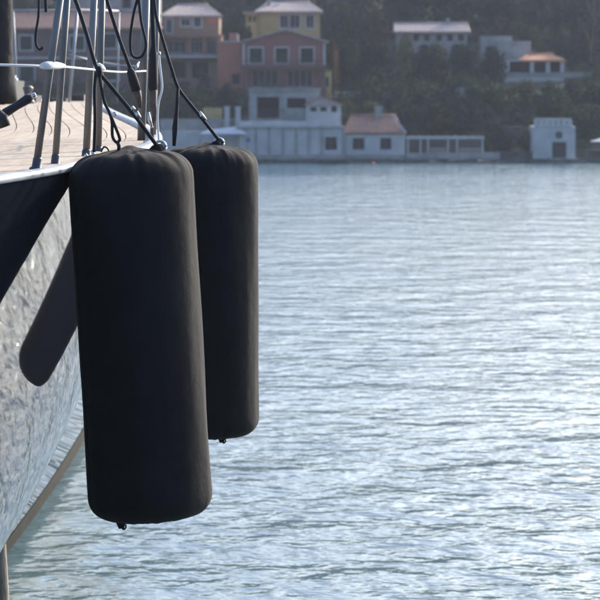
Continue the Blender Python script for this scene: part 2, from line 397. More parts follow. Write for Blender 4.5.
# turnbuckle and black canvas sleeve at the aft stanchion pair
m = MB(); m.tube([P(152, -8, 17.9), P(153.5, 45, 17.9), P(153, 55, 17.9), P(153, 88, 17.9), P(153.5, 90, 17.9)], [.018, .018, .03, .036, .03], 14); m.build('shroud_sleeve', 'rope', yacht, True)
m = MB(); m.tube([P(153.5, 90, 17.9), P(153, 104, 17.9), P(155, 116, 17.9), P(152, 126, 17.9), P(152, 146, 17.9)], [.03, .026, .022, .014, .014], 12); m.build('leather_sleeve', 'sleeve', yacht, True)
m = MB(); m.tube(smoothpath([P(158.5, 52, 17.7), P(160, 66, 17.7), P(162, 88, 17.7), P(158.5, 103, 17.7), P(157.5, 120, 17.7), P(159, 142, 17.7)]), .0085, 8); m.build('cord', 'wrope', yacht, True)
m = MB(); m.lathe(P(158.7, 53.5, 17.7), [(.004, -.016), (.016, -.008), (.016, .008), (.004, .016)], 10); m.build('cord_stopper', 'chrome', yacht, True)
m = MB(); m.tube([P(148.5, 112, 17.6), P(149.5, 120, 17.6), P(152, 128, 17.6)], [.008, .016, .010], 8); m.build('shackle_or_glint', 'chrome', yacht, True)
m = MB(); m.tube([P(139, 62, 18.0), P(136.5, 68, 17.0)], [.006, .012], 8); m.build('shackle_or_glint', 'chrome', yacht, True)
m = MB(); m.tube([P(129.5, 67, 16.6), P(131, 72, 16.6), P(133.5, 81, 16.6), P(136.5, 91, 16.6)], [.012, .03, .036, .034], 10); m.build('canvas_pouch', 'rope', yacht, True)
m = MB(); m.tube([P(136.5, 91, 16.6), P(138, 98, 16.6), P(140, 108, 16.6)], [.032, .028, .012], 10); m.build('leather_pouch', 'sleeve', yacht, True)
# small chrome cleat fittings at the rail foot
for (a, b) in (((92, 150), (94, 156)), ((114, 112), (116, 116)), ((85, 154), (88, 158))):
    m = MB(); m.tube([P(*a, 15.2), P(*b, 15.2)], .012, 8); m.build('fitting', 'chrome', yacht, True)
m = MB(); m.tube(smoothpath([P(101, 152, 15), P(104, 147, 15), P(108, 149, 15), (P(109, 154, 15))]), .006, 8); m.build('eye_loop', 'grip', yacht, True)

# ================================================================== FENDERS
def fender(name, top, bot, rad, tail, label, seed, knot):
    top, bot = Vector(top), Vector(bot); ax = (top-bot); L = ax.length; ax.normalize()
    root = empty(name, bot, label, 'fender', 'black cylindrical fenders hanging along the hull')
    q = ax.to_track_quat('Z', 'Y').to_matrix()
    prof = []                                  # (radius fraction, height)
    rc = .17*rad/.378; rt = .19*rad/.378
    for k in range(10): a = k/9*math.pi/2; prof.append((.10*rad+(rad-rc-.10*rad)*k/9, .055-.055*math.sin(a)*1.0, 'b'))
    prof = [(rad*.03, .03), (rad*.12, .024), (rad*.3, .012), (rad*.45, .004), (rad-rc, 0)]
    for k in range(1, 9):
        a = k/8*math.pi/2; prof.append((rad-rc+rc*math.sin(a)**.85, .14*(1-math.cos(a))))
    for k in range(1, 46): prof.append((rad, .14+(L-.14-rt*.8)*k/46))
    for k in range(1, 10):
        a = k/9*math.pi/2; prof.append((rad-rt+rt*math.cos(a), L-rt*.8+rt*.8*math.sin(a)))
    prof += [(rad*.4, L+.012), (rad*.28, L+.02), (rad*.14, L+.03), (rad*.05, L+.045)]
    N = 160; V = []
    for (r, z) in prof:
        te = max(0, 1-(L-z)/.30); be = max(0, 1-z/.18)
        for k in range(N):
            th = 2*math.pi*k/N
            pv = Vector((math.cos(th)*1.5, math.sin(th)*1.5, z*1.1+seed*9))
            d = .008*noise.noise(pv*1.3)+.0035*noise.noise(Vector((math.cos(th)*5, math.sin(th)*5, z*1.2+seed)))
            fold = noise.noise(Vector((math.cos(th)*4.5, math.sin(th)*4.5, seed*3.1+z*1.5)))
            fold2 = 1-abs(noise.noise(Vector((math.cos(th)*7, math.sin(th)*7, seed*1.7))))*2
            d += te*te*(.013*fold+.007*fold2) + be*be*(.009*fold+.003*fold2)
            taper = 1-.02*(z/L)
            rr = max(.004, r*taper+d*min(1, (r/(.7*rad))**2))
            dz = te*te*.016*fold*min(1, (r/(.7*rad))**2) + be*be*.004*fold2
            V.append(bot+q @ Vector((rr*math.cos(th), rr*math.sin(th), z+dz)))
    F_ = [(i*N+k, i*N+(k+1) % N, (i+1)*N+(k+1) % N, (i+1)*N+k) for i in range(len(prof)-1) for k in range(N)]
    F_ += [tuple(range(N))[::-1], tuple(range((len(prof)-1)*N, len(prof)*N))]
    link('cover', V, F_, 'fender', root, True)
    sm = MB(); th0 = -1.15 if seed < 2 else -1.9; sp_ = []
    for k in range(30):
        z = .10+(L-.24)*k/29; rr = rad*(1-.02*z/L)+.0015; sp_.append(bot+q @ Vector((rr*math.cos(th0), rr*math.sin(th0), z)))
    sm.tube(sp_, .0045, 6); sm.build('seam', 'fender', root, True)
    # drawstring tail under the cover
    t0 = Vector(tail)
    m = MB(); m.tube([t0+Vector((-.012, .02, .12)), t0+Vector((-.006, .01, .045)), t0-Vector((0, 0, .004))], [.055, .034, .016], 12); tl = m.build('drawstring_tail', 'fender', root, True)
    m = MB(); m.tube(smoothpath([t0+Vector((0, 0, .008)), t0+Vector((.012, 0, -.008)), t0+Vector((.026, 0, .004)), t0+Vector((.024, 0, .022))], 5), .0055, 8); m.build('drawstring', 'rope', tl, True)
    # bunched neck and eye on top
    kn = Vector(knot)
    m = MB(); m.lathe(kn-ax*.05, [(.10, 0), (.075, .03), (.05, .055), (.045, .085), (.02, .10)], 14, ax+Vector((-.3, 0, 0))); nk = m.build('neck', 'fender', root, True)
    pts = [kn+Vector((.035*math.cos(a), .01*math.sin(a), .03+.035*math.sin(a))) for a in np.linspace(0, 2*math.pi, 17)]
    m = MB(); m.tube(pts, .009, 8); m.build('eye', 'chrome', nk, True)
    return root
F1y, F2y = 14.0, 17.5
r1 = (P(208, 400, F1y)-P(83, 400, F1y)).length/2
tp = P(129.5, 153, F1y); bt = P(151.5, 517, F1y); c2x = P(259, 300, F2y).x-r1
fender('boat_fender', tp, bt, r1, P(121.5, 528, F1y-.1), 'nearer and larger-looking black fabric fender hanging in front, slightly tilted', 1., P(160, 152, F1y))
fender('boat_fender', (c2x, F2y, P(0, 148, F2y).z), (c2x, F2y, P(0, 435.5, F2y).z), r1, P(222, 442, F2y-.1), 'black fabric fender hanging upright behind the tilted one, its right side against open water', 2.3, P(219, 147, F2y))

# ================================================================== LINES
def rope(name, pts, r, m_, label, cat, extra=None, k=8):
    m = MB(); m.tube(smoothpath(pts, k), r, 10)
    root = m.build(name, m_, None, True, loc=pts[0] if True else None)
    tag(root, label, cat)
    if extra: extra(root)
    return root
def ex1(root):
    m = MB(); m.tube([P(131.5, 106.5, 13.8), P(134, 110, 13.8)], [.010, .013], 8); m.build('shackle_or_glint', 'chrome', root, True)
    m = MB(); m.tube([P(136, 112, 13.8), P(140, 118, 13.8)], [.014, .011], 8); m.build('shackle_or_glint', 'chrome', root, True)
    m = MB(); m.lathe(P(99, 72, 13.9), [(.010, -.03), (.018, -.02), (.021, 0), (.018, .022), (.010, .035)], 14); m.build('knot', 'rope', root, True)
rope('fender_line', [P(69, -14, 14.3), P(77, 4, 14.2), P(87, 35, 14.1), P(97, 68, 14.0), P(112, 88, 13.95), P(135, 116, 13.9), P(160, 150, 14)], .0125, 'rope',
     'thick black fender line running diagonally down through a knot to the tilted front fender', 'rope', ex1)
rope('fender_line', [P(103, -12, 16), P(110, 10, 16), P(119, 38, 16), P(130, 68, 16)], .0125, 'rope', 'black line slanting down between two stanchions to a black pouch, right of the big knot', 'rope')
def ex2(root):
    m = MB(); m.tube([P(199.5, 111.5, 17.3), P(202, 115.5, 17.3), P(206, 120, 17.3)], [.008, .014, .009], 8); m.build('shackle_or_glint', 'chrome', root, True)  # chrome piece modelled in as the highlight on the rope, no real fitting
    m = MB(); m.tube([P(178, 88, 17.45), P(176.5, 112, 17.45), P(175, 128, 17.45), P(174, 146, 17.45)], [.012, .014, .022, .012], 10); m.build('tail_strop', 'rope', root, True)
rope('fender_line', [P(153, -10, 17.6), P(156, 15, 17.6), P(164, 44, 17.55), P(172, 70, 17.5), P(179, 89, 17.5), P(200, 116, 17.5), P(222, 144, 17.5)], .0125, 'rope',
     'black line forking in the air and running down to the top of the rear fender', 'rope', ex2)
rope('rope_tail', [P(96, 72, 13.95), P(94.5, 90, 13.95), P(95, 120, 13.95), P(94, 152, 13.98)], .010, 'rope', 'black rope end hanging straight down from the big knot', 'rope')
rope('rope_tail', [P(99, 74, 13.9), P(104, 100, 13.9), P(110, 114, 13.9), P(119, 136, 13.9), P(119, 141, 13.9), P(116, 142, 13.9), P(112.5, 136, 13.9), P(112, 122, 13.9), P(110, 114, 13.92)], .0095, 'rope', 'black rope with a small eye at its end hanging beside the knot', 'rope')
rope('rope_tail', [P(117.5, 142, 13.9), P(119, 147, 13.9), P(118, 153, 13.95)], .011, 'rope', 'short black strop between the rope eye and the front fender top', 'rope')
rope('rope_coil', [P(39, -12, 13.6), P(38.5, 15, 13.6), P(36, 32, 13.6), P(36, 44, 13.6), P(39.5, 49.5, 13.6), P(43, 47, 13.6)], .0075, 'rope', 'thin black rope bight hooked like a J, hanging at the top left beside the mast', 'rope')
rope('rope_coil', [P(44, -12, 13.7), P(45.5, 0, 13.7), P(46, 12, 13.7)], .009, 'rope', 'short black rope stub showing at the top edge left of the first stanchion', 'rope')
rope('rope_coil', [P(141, -12, 16.8), P(134, 12, 16.8), P(130.5, 36, 16.8), P(131, 52, 16.8), P(135, 57.5, 16.8), P(142, 56, 16.8), P(146, 44, 16.8), P(141, 20, 16.8), P(138, -12, 16.8)], .010, 'rope', 'long hanging loop of thin black rope left of the sleeved shroud', 'rope')

# tan mooring pile at the bottom left corner
pl = empty('mooring_pile', (P(-4, 590, 20).x, 20, -1), 'weathered tan mooring pile peeking in at the bottom left corner', 'pile')
pb = P(-1, 536, 20); pr_ = P(3, 700, 20)
m = MB(); dv_ = (pr_-pb).normalized(); m.tube([pb-dv_*0.0, pb+dv_*.02, pb+dv_*.08, pb+dv_*.5, pb+dv_*3.4], [.02, .045, .06, .075, .09], 16); m.build('post', 'pile', pl, True)

# ================================================================== SHORE BUILDINGS
PROT = []
def facade(mb, x0, x1, z0, z1, y, openings, depth=.22, thick=4.0, roofed=True):
    """front wall at y with real openings, reveals, sides, back"""
    PROT.append((x0, x1, z0, z1, y))
    X = sorted(set([x0, x1]+[v for o in openings for v in (max(x0, o[0]), min(x1, o[1]))])); Z = sorted(set([z0, z1]+[v for o in openings for v in (max(z0, o[2]), min(z1, o[3]))]))
    for i in range(len(X)-1):
        for j in range(len(Z)-1):
            cx, cz = (X[i]+X[i+1])/2, (Z[j]+Z[j+1])/2
            if any(o[0] < cx < o[1] and o[2] < cz < o[3] for o in openings): continue
            mb.add([(X[i], y, Z[j]), (X[i+1], y, Z[j]), (X[i+1], y, Z[j+1]), (X[i], y, Z[j+1])], [(0, 1, 2, 3)])
    for (a, b, c, d) in openings:
        yy = y+depth
        mb.add([(a, y, c), (b, y, c), (b, y, d), (a, y, d), (a, yy, c), (b, yy, c), (b, yy, d), (a, yy, d)], [(0, 4, 5, 1), (1, 5, 6, 2), (2, 6, 7, 3), (3, 7, 4, 0)])
    yb = y+thick
    mb.add([(x0, y, z0), (x0, yb, z0), (x0, yb, z1), (x0, y, z1)], [(3, 2, 1, 0)])
    mb.add([(x1, y, z0), (x1, yb, z0), (x1, yb, z1), (x1, y, z1)], [(0, 1, 2, 3)])
    mb.add([(x0, yb, z0), (x1, yb, z0), (x1, yb, z1), (x0, yb, z1)], [(3, 2, 1, 0)])
    mb.add([(x0, y, z1-.001), (x1, y, z1-.001), (x1, yb, z1-.001), (x0, yb, z1-.001)], [(0, 1, 2, 3)])
def rect(px0, px1, py0, py1, y):
    a = P(px0, py1, y); b = P(px1, py0, y); return (a.x, b.x, a.z, b.z)
def wind(parent, r, y, style='glass', surround=None, depth=.16, bars=(1, 1), name='window'):
    x0, x1, z0, z1 = r; t = .05
    m = MB(); yy = y+depth
    # frame
    m.box(x0, x1, yy-.03, yy+.03, z0, z0+t); m.box(x0, x1, yy-.03, yy+.03, z1-t, z1)
    m.box(x0, x0+t, yy-.03, yy+.03, z0+t, z1-t); m.box(x1-t, x1, yy-.03, yy+.03, z0+t, z1-t)
    for k in range(1, bars[0]+1):
        c = x0+(x1-x0)*k/(bars[0]+1); m.box(c-.025, c+.025, yy-.025, yy+.025, z0+t, z1-t)
    fm = {'glass': 'trim', 'shutter': 'shutter', 'dark': 'wood'}[style]
    w_ = m.build(name, fm, parent)
    n = bars[0]+1
    for k in range(n):
        a = x0+t+(x1-x0-2*t)*k/n+.03; b = x0+t+(x1-x0-2*t)*(k+1)/n-.03
        if style == 'shutter':
            mm = MB(); ns = max(4, int((z1-z0)/.14))
            for s in range(ns):
                zc = z0+t+(z1-z0-2*t)*(s+.5)/ns; h = (z1-z0-2*t)/ns*.42
                mm.obb(((a+b)/2, yy, zc), ((b-a)/2, 0, 0), (0, .018, .0), (0, -.015, h))
            mm.build('shutter_leaf', 'shutter', w_)
        else:
            mm = MB(); mm.box(a, b, yy-.006, yy+.006, z0+t, z1-t); mm.build('pane', 'glass' if style == 'glass' else 'interior', w_)
    if surround:
        s_ = .13; m = MB()
        m.box(x0-s_, x1+s_, y-.05, y+.001, z1, z1+s_); m.box(x0-s_, x0, y-.05, y+.001, z0-s_, z1); m.box(x1, x1+s_, y-.05, y+.001, z0-s_, z1)
        m.box(x0, x1, y-.07, y+.001, z0-s_, z0)
        m.build('surround', surround, w_)
    return w_
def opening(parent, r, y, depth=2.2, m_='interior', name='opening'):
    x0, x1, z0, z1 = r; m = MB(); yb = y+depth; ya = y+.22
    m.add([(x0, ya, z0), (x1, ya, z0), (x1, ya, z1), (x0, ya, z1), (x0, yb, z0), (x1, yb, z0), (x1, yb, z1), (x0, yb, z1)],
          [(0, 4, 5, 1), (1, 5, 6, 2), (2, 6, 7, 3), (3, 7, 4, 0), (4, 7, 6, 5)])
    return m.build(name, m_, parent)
def slope_roof(parent, x0, x1, yf, zf, yr, zr, m_, over=.25, hip=0., yb=None, name='roof', step=.28):
    """front slope from the eaves (yf, zf) to the ridge (yr, zr), with real rolls of tile; back slope to yb"""
    m = MB(); n = max(2, int((x1-x0+2*over)/step)); yb = yb if yb is not None else 2*yr-yf
    xa, xb = x0-over, x1+over; yf -= over; zf -= over*(zr-zf)/(yr-yf)
    def line(sx):   # strip of corrugated roof
        for side_, (ye, ze) in enumerate(((yf, zf), (yb, zf))):
            V = []; cnt = 0
            K = n*4
            for k in range(K+1):
                t = k/K; x = xa+(xb-xa)*t; xr = xa+hip+(xb-xa-2*hip)*t; h = .05*abs(math.sin(math.pi*k/4))
                V += [(x, ye, ze+h), (xr, yr, zr+h)]
            m.add(V, [(2*k, 2*k+2, 2*k+3, 2*k+1) if side_ == 0 else (2*k, 2*k+1, 2*k+3, 2*k+2) for k in range(K)])
    line(0)
    if hip:
        for (a, b) in ((xa, xa+hip), (xb, xb-hip)): m.add([(a, yf, zf), (a, yb, zf), (b, yr, zr)], [(0, 1, 2)])
    else:
        for a in (xa+over*.9, xb-over*.9): m.add([(a, yf+over, zf+.1), (a, yb-over, zf+.1), (a, yr, zr)], [(0, 1, 2)])
    m.box(xa, xb, yf-.0, yf+.08, zf-.14, zf-.004)
    r_ = m.build(name, m_, parent)
    rm = MB(); rm.tube([(xa+hip, yr, zr+.05), (xb-hip, yr, zr+.05)], .10, 8); rm.build('ridge_cap', m_, r_, True)
    return r_

# ---- white waterfront house complex, lower long wall ----
y = 190.0
b1 = empty('waterfront_house', P(285, 158, y), 'long white waterfront house with pilastered wall and dark openings on its upper terrace', 'house')
x0, x1, z0, z1 = rect(237, 345, 127, 158.5, y)
win = rect(325, 337, 137, 150, y); sm = rect(246, 250, 138, 142, y)
m = MB(); facade(m, x0, x1, .2, z1, y, [win], thick=5.0); m.build('wall', 'white', b1)
wind(b1, win, y, 'dark', None)
m = MB(); m.box(sm[0], sm[1], y-.06, y-.003, sm[2], sm[3]); m.build('wall_plaque', 'blue', b1)
for px in (238, 256, 269, 283, 296, 309, 322, 343):
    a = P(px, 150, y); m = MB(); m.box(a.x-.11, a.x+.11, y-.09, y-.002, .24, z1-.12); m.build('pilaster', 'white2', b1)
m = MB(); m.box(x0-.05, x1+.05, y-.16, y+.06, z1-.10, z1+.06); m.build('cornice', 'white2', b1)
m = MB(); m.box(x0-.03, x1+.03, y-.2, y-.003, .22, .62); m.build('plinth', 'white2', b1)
# upper terrace storey, set back
yu = 193.2
u0, u1, uz0, uz1 = rect(249, 320, 90, 124, yu)
op1 = rect(257, 279, 97, 118, yu); op2 = rect(287, 306, 98, 108, yu)
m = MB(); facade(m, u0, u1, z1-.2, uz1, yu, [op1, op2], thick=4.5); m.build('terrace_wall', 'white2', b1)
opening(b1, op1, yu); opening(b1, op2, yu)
rr = rect(259, 283, 110, 119, 192.9); 
gt = MB()
for k in range(9):
    xx = rr[0]+(rr[1]-rr[0])*k/8; gt.box(xx-.02, xx+.02, 192.88, 192.92, rr[2], rr[3])
gt.box(rr[0], rr[1], 192.87, 192.93, rr[3]-.03, rr[3]+.04); gt.build('balustrade', 'wood', b1)
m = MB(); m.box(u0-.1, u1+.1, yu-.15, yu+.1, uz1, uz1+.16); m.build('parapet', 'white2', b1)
m = MB(); tr = rect(240, 318, 121, 126.5, 191.4); m.box(tr[0], tr[1], 191.3, 191.5, tr[2], tr[3]); m.build('terrace_parapet', 'white', b1)
# pediment pavilion
yp = 192.0; b1p = empty('garden_pavilion', P(322, 118, yp), 'small pale pavilion with shallow pink gable standing on the white house terrace', 'pavilion')
p0, p1, pz0, pz1 = rect(306, 341, 105, 127, yp)
ops = [rect(310, 317, 107, 111.5, yp), rect(320, 327, 107, 111.5, yp), rect(331, 337, 106, 112, yp)]
m = MB(); facade(m, p0, p1, pz0-.4, pz1, yp, ops, thick=3.4); m.build('wall', 'white', b1p)
for o_ in ops: wind(b1p, o_, yp, 'dark', None, bars=(0, 0))
m = MB(); ap = P(322, 96.5, yp); e0 = P(303, 105, yp); e1 = P(344, 105, yp)
m.add([(e0.x, yp-.2, e0.z), (e1.x, yp-.2, e1.z), (ap.x, yp-.2, ap.z), (e0.x, yp+3.5, e0.z), (e1.x, yp+3.5, e1.z), (ap.x, yp+3.5, ap.z)], [(0, 1, 2), (3, 5, 4), (0, 2, 5, 3), (1, 4, 5, 2), (0, 3, 4, 1)]); m.build('gable_roof', 'oldtile', b1p)
m = MB(); m.obb((e0+ap)/2+Vector((0, -.24, 0)), (ap-e0)/2, (0, .06, 0), (0, 0, .05)); m.obb((e1+ap)/2+Vector((0, -.24, 0)), (e1-ap)/2, (0, .06, 0), (0, 0, .05)); m.build('gable_trim', 'tile', b1p)

# ---- white wall, gate posts and awning left of it, behind the ropes ----
b0 = empty('white_boundary_wall', P(200, 158, 191), 'low white boundary wall with two square posts, seen behind the fender lines', 'wall')
q = rect(150, 236.5, 131, 158.5, 191); m = MB(); m.box(q[0], q[1], 191, 191.5, .2, q[3]); m.build('wall', 'white', b0)
q2 = rect(160, 240, 119, 131, 194); m = MB(); m.box(q2[0], q2[1], 194, 194.5, q2[2]-1.2, q2[3]); m.build('upper_wall', 'white2', b0)
for px in (227, 238):
    q = rect(px-2.5, px+2.5, 108, 121, 193.5); m = MB(); m.box(q[0], q[1], 193.3, 193.8, q[2]-1, q[3]); m.box(q[0]-.05, q[1]+.05, 193.25, 193.85, q[3]+.003, q[3]+.12); m.build('gate_post', 'white', b0)
m = MB(); q = rect(203, 222, 108, 119, 194.9); m.box(q[0], q[1], 194.8, 195.2, q[2]-.5, q[3]); m.build('ochre_panel', 'yellow', b0)
aw = empty('awning', P(222, 158, 189.5), 'white canvas awning peaked like a tent above the waterfront, behind the rear fender line', 'awning')
A0, A1, A2, A3 = P(200, 133.5, 189.3), P(247, 133.5, 189.3), P(236, 126.5, 190.2), P(208, 130, 190.2)
m = MB(); m.add([A0, A1, A2, A3, A0-Vector((0, 0, .07)), A1-Vector((0, 0, .07)), A2+Vector((0, .1, -.07)), A3+Vector((0, .1, -.07))], [(0, 1, 2, 3), (7, 6, 5, 4), (0, 4, 5, 1), (1, 5, 6, 2), (2, 6, 7, 3), (3, 7, 4, 0)]); m.build('canopy', 'awning', aw)
for a in (A0, A1):
    m = MB(); m.tube([Vector((a.x, 189.35, .2)), Vector((a.x, 189.35, a.z))], .035, 8); m.build('pole', 'steel', aw, True)

# ---- tile-roofed white cottage ----
y = 190.4
b2 = empty('white_cottage', P(374, 158, y), 'white waterfront cottage with red tile roof, chimney and two square windows', 'house')
q = rect(345.5, 405, 132.5, 158.5, y); ws = [rect(352.5, 364.5, 138, 149.5, y), rect(380, 391.5, 138, 149.5, y)]
m = MB(); facade(m, q[0], q[1], .2, q[3], y, ws, thick=4.6); m.build('wall', 'white', b2)
for w_ in ws: wind(b2, w_, y, 'dark', None)
zr = P(0, 116, y+2.3).z
slope_roof(b2, q[0], q[1]-.2, y, q[3]+.05, y+2.3, zr, 'tile', over=.12, hip=.55)
m = MB(); g0 = P(392, 115, y+1.4); g1 = P(406, 133, y-.12); m.obb((g0+g1)/2, (g1-g0)/2, Vector((0, .05, 0)), Vector((.05, 0, .08))); m.build('rake_trim', 'white', b2)
c = rect(375, 382, 107.5, 121, y+2.3); m = MB(); m.box(c[0], c[1], y+2, y+2.5, c[2], c[3]); m.box(c[0]-.06, c[1]+.06, y+1.95, y+2.55, c[3]+.003, c[3]+.09); m.build('chimney', 'white2', b2)
m = MB(); m.box(q[0], q[1], y-.12, y-.003, .22, .6); m.build('plinth', 'white2', b2)
# ---- pergola ----
y = 190.0
b3 = empty('pergola', P(445, 158, y), 'white framed pergola with thin posts over a dark terrace, right of the cottage', 'pergola')
for px in (408, 420.5, 428, 448, 457, 482.5):
    a = P(px, 150, y); m = MB(); m.box(a.x-.055, a.x+.055, y-.06, y+.06, .2, P(0, 139, y).z); m.build('post', 'white', b3)
q = rect(406, 484, 136.3, 139, y); m = MB(); m.box(q[0], q[1], y-.1, y+.1, q[2], q[3]); m.build('beam', 'white', b3)
for px in range(412, 483, 9):
    a = P(px, 150, y); m = MB(); m.box(a.x-.04, a.x+.04, y+.102, y+2.6, q[3]-.12, q[3]-.02); m.build('rafter', 'white', b3)
m = MB(); q = rect(406, 484, 137, 158, y+2.8); m.box(q[0], q[1], y+2.7, y+2.9, .2, q[3]); m.build('back_wall', 'darkpaint', b3)
for k, (a, b_) in enumerate(((430, 446), (459, 481))):
    q = rect(a, b_, 147, 156, y+.8)
    m = MB()
    for s in range(5): m.box(q[0], q[1], y+.8, y+.84, q[2]+(q[3]-q[2])*s/5, q[2]+(q[3]-q[2])*(s+.35)/5)
    m.build('railing', 'trim', b3)
q = rect(406, 500, 153, 158, y-.3); m = MB(); m.box(q[0], q[1], y-.4, y-.25, .2, q[3]); m.build('low_wall', 'white2', b3)
# ---- boathouse ----
y = 189.6
b4 = empty('boathouse', P(554, 160, y), 'small white square boathouse with crenellated parapet, oval emblem and dark door at the waterside', 'boathouse')
q = rect(533.5, 575.5, 126.5, 160.5, y); dr = rect(552, 566.5, 142, 160, y)
m = MB(); facade(m, q[0], q[1], .15, q[3], y, [dr], thick=4, depth=.25); m.build('wall', 'white', b4)
dd = MB(); dd.box(dr[0], dr[1], y+.2, y+.28, dr[2]-.3, dr[3]); dor = dd.build('door', 'wood', b4)
for k in range(4):
    xx = dr[0]+(dr[1]-dr[0])*(k+.5)/4; m = MB(); m.box(xx-.11, xx+.11, y+.16, y+.197, .27, dr[3]-.06); m.build('door_board', 'wood', dor)
q2 = rect(534.5, 571.5, 118.5, 127, y); m = MB()
m.box(q2[0], q2[1], y-.1, y+.35, q[3]+.004, q[3]+.14)
m.box(q2[0], q2[1], y-.1, y+.35, q2[3]-.15, q2[3])
m.build('parapet', 'white', b4)
for k in range(7):
    xx = q2[0]+.12+(q2[1]-q2[0]-.24)*k/6; m = MB(); m.box(xx-.17, xx+.17, y-.08, y+.33, q[3]+.143, q2[3]-.153); m.build('parapet_pier', 'white', b4)
m = MB(); c = P(559, 135, y); m.lathe((c.x, y+.0, c.z), [(.30, 0), (.30, .03), (.25, .06), (.14, .06), (.12, .03), (.05, .03)], 20, (0, -1, 0)); m.build('emblem', 'stone', b4, True)
m = MB(); q = rect(548, 578, 157.5, 161, y-.5); m.box(q[0], q[1], y-.8, y-.01, .22, max(.34, q[3]-.05)); m.build('slipway_step', 'white2', b4)
# ---- awning right edge ----
a2 = empty('parasol', P(600, 158, 191), 'pale flat parasol at the right edge just above the waterside', 'parasol')
m = MB(); c = P(604, 140.5, 191); m.lathe((c.x, 191, c.z-.1), [(1.15, 0), (1.15, .05), (.5, .22), (.05, .34)], 8); m.build('canopy', 'awning', a2)
m = MB(); m.tube([(c.x, 191, .2), (c.x, 191, c.z+.2)], .04, 8); m.build('pole', 'steel', a2, True)
# ---- low stone quay edge walls ----
def stone_wall(px0, px1, py0, py1, y, label, m_='stone', capm=None):
    q = rect(px0, px1, py0, py1, y); e = empty('stone_wall', Vector(((q[0]+q[1])/2, y, q[2])), label, 'wall')
    m = MB(); n = max(2, int((q[1]-q[0])/.9)); V = []; 
    m.box(q[0], q[1], y, y+.5, q[2], q[3]); m.build('masonry', m_, e)
    m = MB(); m.box(q[0]-.03, q[1]+.03, y-.05, y+.55, q[3]+.003, q[3]+.1); m.build('coping', capm or m_, e)
    return e
stone_wall(480, 532, 153, 159.5, 190.5, 'low grey stone wall between the pergola and the boathouse')
stone_wall(577, 640, 151, 159.5, 191.5, 'low grey stone wall to the right of the boathouse')
stone_wall(400, 450, 93, 99, 206, 'pale retaining wall in the shrubs above the pergola', 'white2')
stone_wall(450, 480, 88.5, 98, 207, 'pale grey retaining wall at the left of the olive canopy', 'white2')
stone_wall(335, 398, 93, 98, 203, 'pale garden wall above the cottage roof', 'white2')
stone_wall(503, 592, 73.5, 77.5, 221, 'long pale terrace wall below the loggia', 'white2')
stone_wall(506, 530, 128, 140, 194, 'pale stone wall half hidden by shrubs left of the boathouse', 'stone')
# quay face stones along the water edge
qs = empty('quay_edge', (0, 187.8, .3), 'low rough stone quay running along the far waterline', 'quay')
x = -32.0
while x < 33:
    L = random.uniform(.8, 1.7); m = MB(); h = random.uniform(.17, .27)
    m.box(x, x+L-.05, 187.5-random.uniform(0, .15), 188.02, -.3, h)
    for v in m.v: v += Vector((random.uniform(-.04, .04), 0, random.uniform(-.05, .05)))
    m.build('stone', 'stone', qs); x += L
# ---- pink house ----
y = 206.0
b5 = empty('pink_house', P(284, 90, y), 'rose pink two-storey house with three green-shuttered windows under a wide shallow gable', 'house')
q = rect(243, 325, 43, 93, y)
ws = [rect(249.5, 262.5, 48, 63, y), rect(275.5, 288, 48, 63, y), rect(300.5, 313.5, 48, 63, y)]
gs = [rect(252, 278, 70, 87, y), rect(287, 313, 70, 87, y)]
m = MB(); facade(m, q[0], q[1], q[2]-2, q[3], y, ws+gs, thick=7); m.build('wall', 'pink', b5)
for w_ in ws: wind(b5, w_, y, 'shutter', 'trim')
for g_ in gs: wind(b5, g_, y, 'glass', None, depth=.2, bars=(3, 0), name='glazed_opening')
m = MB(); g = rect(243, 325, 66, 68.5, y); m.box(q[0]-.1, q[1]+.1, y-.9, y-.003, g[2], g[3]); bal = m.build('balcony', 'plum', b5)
m = MB(); n = 30
for k in range(n+1): xx = q[0]-.05+(q[1]-q[0]+.1)*k/n; m.box(xx-.02, xx+.02, y-.88, y-.84, g[3], g[3]+.42)
m.box(q[0]-.1, q[1]+.1, y-.9, y-.82, g[3]+.42, g[3]+.47); m.build('balcony_rail', 'wood', bal)
for px in (244.5, 282, 323): 
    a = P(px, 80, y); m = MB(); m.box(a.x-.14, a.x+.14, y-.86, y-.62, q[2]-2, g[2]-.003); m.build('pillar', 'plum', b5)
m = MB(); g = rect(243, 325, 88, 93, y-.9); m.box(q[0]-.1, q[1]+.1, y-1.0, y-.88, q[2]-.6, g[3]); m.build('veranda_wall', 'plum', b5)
# gable
ap = P(286, 30.5, y); e0 = P(240, 43, y); e1 = P(329, 43, y)
m = MB(); m.add([(e0.x+.2, y-.02, e0.z), (e1.x-.2, y-.02, e1.z), (ap.x, y-.02, ap.z)], [(0, 1, 2)]); m.build('gable_wall', 'pink', b5)
m = MB()
for (a, b_) in ((e0, ap), (ap, e1)):
    a = a.copy(); b_ = b_.copy(); up = Vector((0, 0, .16)); k = Vector((0, 7.4, 0))
    f = [Vector((a.x, y-.35, a.z)), Vector((b_.x, y-.35, b_.z))]
    m.add([f[0], f[1], f[1]+k, f[0]+k, f[0]+up, f[1]+up, f[1]+k+up, f[0]+k+up], [(0, 3, 2, 1), (4, 5, 6, 7), (0, 1, 5, 4), (1, 2, 6, 5), (2, 3, 7, 6), (3, 0, 4, 7)])
m.build('roof', 'oldtile', b5)
for px in (243.7, 324.3):
    a = P(px, 60, y); m = MB(); m.box(a.x-.1, a.x+.1, y-.06, y-.003, P(0, 65, y).z, e0.z); m.build('quoin', 'trim', b5)
